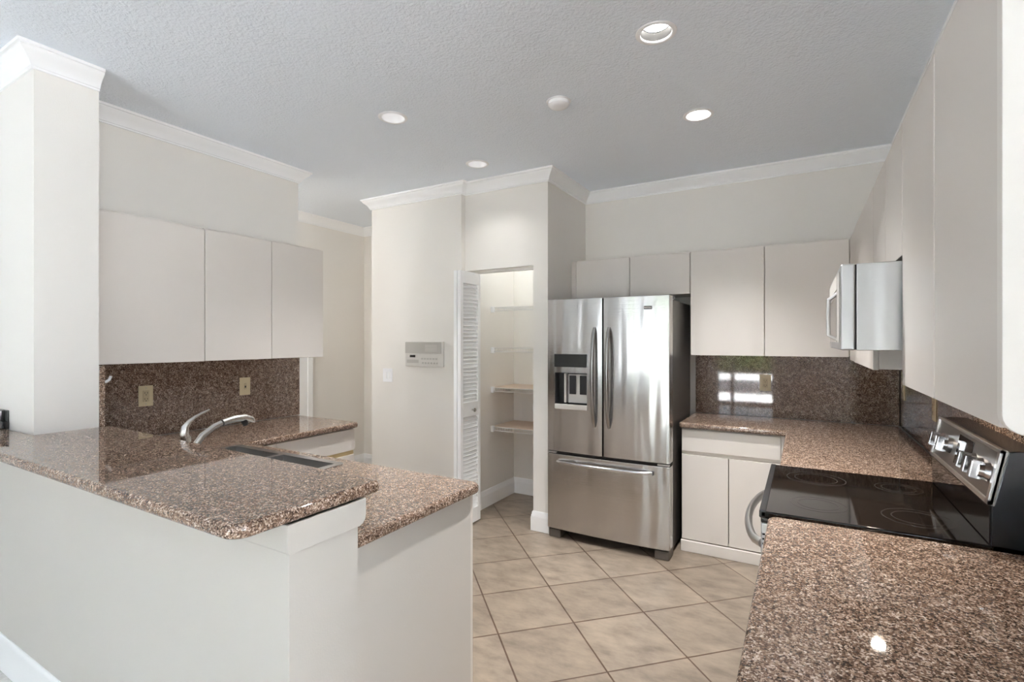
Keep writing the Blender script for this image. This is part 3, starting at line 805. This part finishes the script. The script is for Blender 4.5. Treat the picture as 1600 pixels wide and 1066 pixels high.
def wire_shelf(z, label, lined):
    t = thing('wire_shelf', label, 'shelf', (-2.16, 4.09, z), group='wire pantry shelves')
    x0, x1, y0, y1 = -2.470, -1.845, 3.89, 4.296
    mb = MB()
    n = 24
    for k in range(n):
        x = x0 + .008 + (x1 - x0 - .016) * k / (n - 1)
        mb.tube([(x, y1, z), (x, y0, z), (x, y0, z - .032)], .0018, seg=6)
    mb.build('deck_wires', 'wire', t)
    mb = MB()
    for y, zz, r in ((y0, z, .0032), (y0, z - .032, .0032), ((y0 + y1) / 2, z - .004, .0026), (y1 - .01, z - .004, .0026)):
        mb.tube([(x0, y, zz), (x1, y, zz)], r, seg=8)
    mb.build('rails', 'wire', t)
    for xa, xb in ((-2.4745, -2.445), (-1.87, -1.8405)):
        MB().box(xa, xb, y0 - .016, y0 + .014, z - .045, z + .008, .003).build('end_bracket', 'white_plastic', t)
    if lined:
        o = MB().box(x0 + .004, x1 - .004, y0 + .006, y1, z + .0025, z + .0055).build('shelf_liner', 'liner', t, smooth=0); o['label'] = 'beige shelf liner'
wire_shelf(1.800, 'topmost white wire shelf in the pantry, seen from below', False)
wire_shelf(1.428, 'second white wire shelf from the top in the pantry, bare', False)
wire_shelf(1.066, 'third wire shelf from the top in the pantry, lined in beige', True)
wire_shelf(0.708, 'lowest wire shelf in the pantry, lined in beige', True)

# ------------------------------------------------------------------ small things on the walls
def plate(name, label, cat, loc, rz, kind='duplex', col='almond', ins='almond_dark', w=.078, h=.124, group='wall plates'):
    """local frame: plate in the XZ plane, facing -Y"""
    t = thing(name, label, cat, loc, rz, group)
    MB().box(-w / 2, w / 2, -.006, -.0005, -h / 2, h / 2, .002).build('cover_plate', col, t, local=True)
    if kind == 'duplex':
        f = MB().box(-.0175, .0175, -.0085, -.005, -.034, .034, .002).build('receptacle', ins, t, local=True)
        mb = MB()
        for zz in (.017, -.019):
            mb.box(-.0085, -.006, -.0092, -.008, zz - .003, zz + .006).box(.006, .0085, -.0092, -.008, zz - .003, zz + .006).cyl((0, -.0086, zz - .010), .0028, .0012, 'y', 10)
        mb.build('slots', 'dark_gap', f, local=True, smooth=0)
        for zz in (.048, -.048): MB().cyl((0, -.0065, zz), .0032, .0015, 'y', 12).build('screw', 'grey_plastic', t, local=True)
    elif kind == 'phone':
        f = MB().box(-.010, .010, -.009, -.005, -.022, .022, .002).build('jack', ins, t, local=True)
        MB().box(-.005, .005, -.0096, -.0085, -.010, .004).build('socket', 'dark_gap', f, local=True, smooth=0)
    elif kind == 'rockers':
        for x in (-.022, .022):
            MB().box(x - .0155, x + .0155, -.0095, -.005, -.033, .033, .003).build('rocker', ins, t, local=True)
    return t
plate('power_outlet', 'almond duplex outlet on left granite backsplash, nearer the bar', 'outlet', (-3.429, 1.507, 1.163), PI / 2)
plate('phone_jack', 'almond phone jack plate on left granite backsplash, above the faucet spout', 'outlet', (-3.429, 2.128, 1.173), PI / 2, 'phone')
plate('power_outlet', 'almond duplex outlet on the back granite backsplash, in the window reflection', 'outlet', (-0.250, 4.28, 1.175), 0)
plate('power_outlet', 'almond outlet seen edge on, on right wall beside the stove panel', 'outlet', (0.57, 3.235, 1.155), -PI / 2)
plate('power_outlet', 'almond outlet seen edge on, deep in the right corner', 'outlet', (0.57, 4.12, 1.17), -PI / 2)
plate('light_switch', 'white double rocker light switch below left of the intercom', 'switch', (-3.345, 3.462, 1.176), 0, 'rockers', 'white_plastic', 'trim', .116, .124)
# intercom
t = thing('intercom', 'grey intercom panel with small dark display on wall beside the pantry', 'intercom', (-2.90, 3.462, 1.378))
MB().box(-.216, .216, -.018, -.0005, -.110, .110, .004).build('housing', 'light_grey', t, local=True)
MB().box(-.214, .196, -.021, -.017, .006, .106, .002).build('upper_cover', 'grey_plastic', t, local=True)
mb = MB()
for k in range(9): mb.box(.015 + .0, .150, -.0222, -.0205, .024 + k * .007, .027 + k * .007)
mb.build('speaker_grille', 'light_grey', t, local=True, smooth=0)
MB().box(-.160, -.098, -.0205, -.017, -.030, -.008, .001).build('display', 'black_gloss', t, local=True)
MB().box(-.196, -.060, -.0195, -.0175, -.080, -.050, .002).build('cassette_slot', 'grey_plastic', t, local=True)
for k in range(6): MB().box(-.030 + k * .032, -.008 + k * .032, -.0205, -.0175, -.048, -.034, .001).build('button', 'grey_plastic', t, local=True)
for k in range(6): MB().cyl((-.010 + k * .032, -.0195, -.078), .008, .005, 'y', 14).build('dial', 'grey_plastic', t, local=True)
# black bracket at the far left, hook by the splash
t = thing('latch_bracket', 'small black bracket on the bright wall above the bar, at picture edge', 'bracket', (-3.40, 0.886, 1.11))
MB().box(-.062, .050, -.010, -.0005, -.046, .046, .002).build('base_plate', 'dark_plastic', t, local=True)
MB().box(-.040, .030, -.026, -.009, -.010, .046, .003).build('upper_block', 'black_gloss', t, local=True)
MB().box(-.040, .066, -.030, -.009, -.040, -.004, .004).build('latch_block', 'black_gloss', t, local=True)
o = MB().tube([(-3.10, 1.156, 1.292), (-3.10, 1.170, 1.284), (-3.10, 1.185, 1.285), (-3.10, 1.197, 1.293), (-3.10, 1.205, 1.312)], [.008, .008, .0075, .007, .006], seg=10).build('towel_hook', 'white_plastic')
tag(o, 'small white curved hook on the granite beside the wall end', 'hook')

# ------------------------------------------------------------------ ceiling fittings
LAB = ['recessed ceiling light with dark baffle, nearest the right wall cabinets', 'recessed ceiling light glowing white, nearer the refrigerator',
       'recessed ceiling light with white baffle, above the sink peninsula', 'recessed ceiling light close to the pantry wall']
for i, (x, y) in enumerate(LIGHTS):
    t = thing('recessed_light', LAB[i], 'ceiling light', (x, y, ZC), group='recessed ceiling lights')
    MB().lathe([(RC - .002, .004), (RC - .001, -.003), (RC + .004, -.006), (RC + .016, -.004), (RC + .019, -.0005), (RC + .012, .0)], (x, y, ZC)).build('trim_ring', 'white_plastic', t)
    dp = (.036, .024, .052, .046)[i]
    MB().lathe([(RC - .001, .002), (RC - .004, dp * .5), (RC - .008, dp)], (x, y, ZC)).build('baffle', 'baffle' if i == 0 else 'white_plastic', t)
    MB().cyl((x, y, ZC + dp + .016), RC - .002, .008).build('can_top', 'white_plastic' if i < 2 else 'dark_gap', t)
    if i < 2: MB().cyl((x, y, ZC + dp + .006), RC - .009, .008, bev=.002).build('lamp_lens', 'lens_on', t)
    else: MB().cyl((x, y, ZC + dp + .004), .030, .012, bev=.003).build('lamp_lens', 'lens_dim', t)
    sd = bpy.data.lights.new('downlight_beam', 'SPOT')
    sd.energy = (85, 80, 52, 5.0)[i]; sd.color = (1.0, 0.98, 0.955); sd.shadow_soft_size = .03
    sd.spot_size = math.radians((92, 92, 92, 116)[i]); sd.spot_blend = (1, 1, 1, .9)[i]
    so = bpy.data.objects.new('downlight_beam', sd); so.location = (0, 0, -.004); so.parent = t
    C.objects.link(so)
t = thing('smoke_detector', 'round white smoke detector on the ceiling', 'smoke detector', (-1.180, 2.552, ZC))
MB().lathe([(0, -.004), (.066, -.004), (.068, -.001), (.068, 0)], (-1.18, 2.552, ZC)).build('base_plate', 'white_plastic', t)
MB().lathe([(0, -.034), (.030, -.034), (.048, -.030), (.058, -.020), (.060, -.004), (0, -.004)], (-1.18, 2.552, ZC)).build('cover', 'white_plastic', t)

t = thing('added_fill_lamp', 'unseen round lamp added to brighten the hall', 'ceiling light', (-4.05, 1.85, ZC)); struct(t); del t['category']  # invented lamp, out of view, lifts the dark hall
MB().cyl((-4.05, 1.85, ZC - .012), .17, .023, bev=.004).build('base_plate', 'white_plastic', t)
M['added_globe'] = emis('added_globe_glow', (1, 0.99, 0.98, 1), 27.0)
MB().lathe([(0, -.085), (.08, -.075), (.13, -.05), (.15, -.024), (0, -.024)], (-4.05, 1.85, ZC)).build('added_globe', 'added_globe', t)

t = thing('added_fill_lamp', 'unseen round lamp added to brighten the pantry', 'ceiling light', (-2.16, 3.95, ZC)); struct(t); del t['category']  # invented lamp hidden behind the header, fills the pantry with light
MB().cyl((-2.16, 3.95, ZC - .012), .12, .023, bev=.004).build('base_plate', 'white_plastic', t)
MB().lathe([(0, -.075), (.05, -.068), (.09, -.045), (.105, -.024), (0, -.024)], (-2.16, 3.95, ZC)).build('added_globe', emis('added_pantry_glow', (0.90, 0.96, 1.0, 1), 10.0), t)
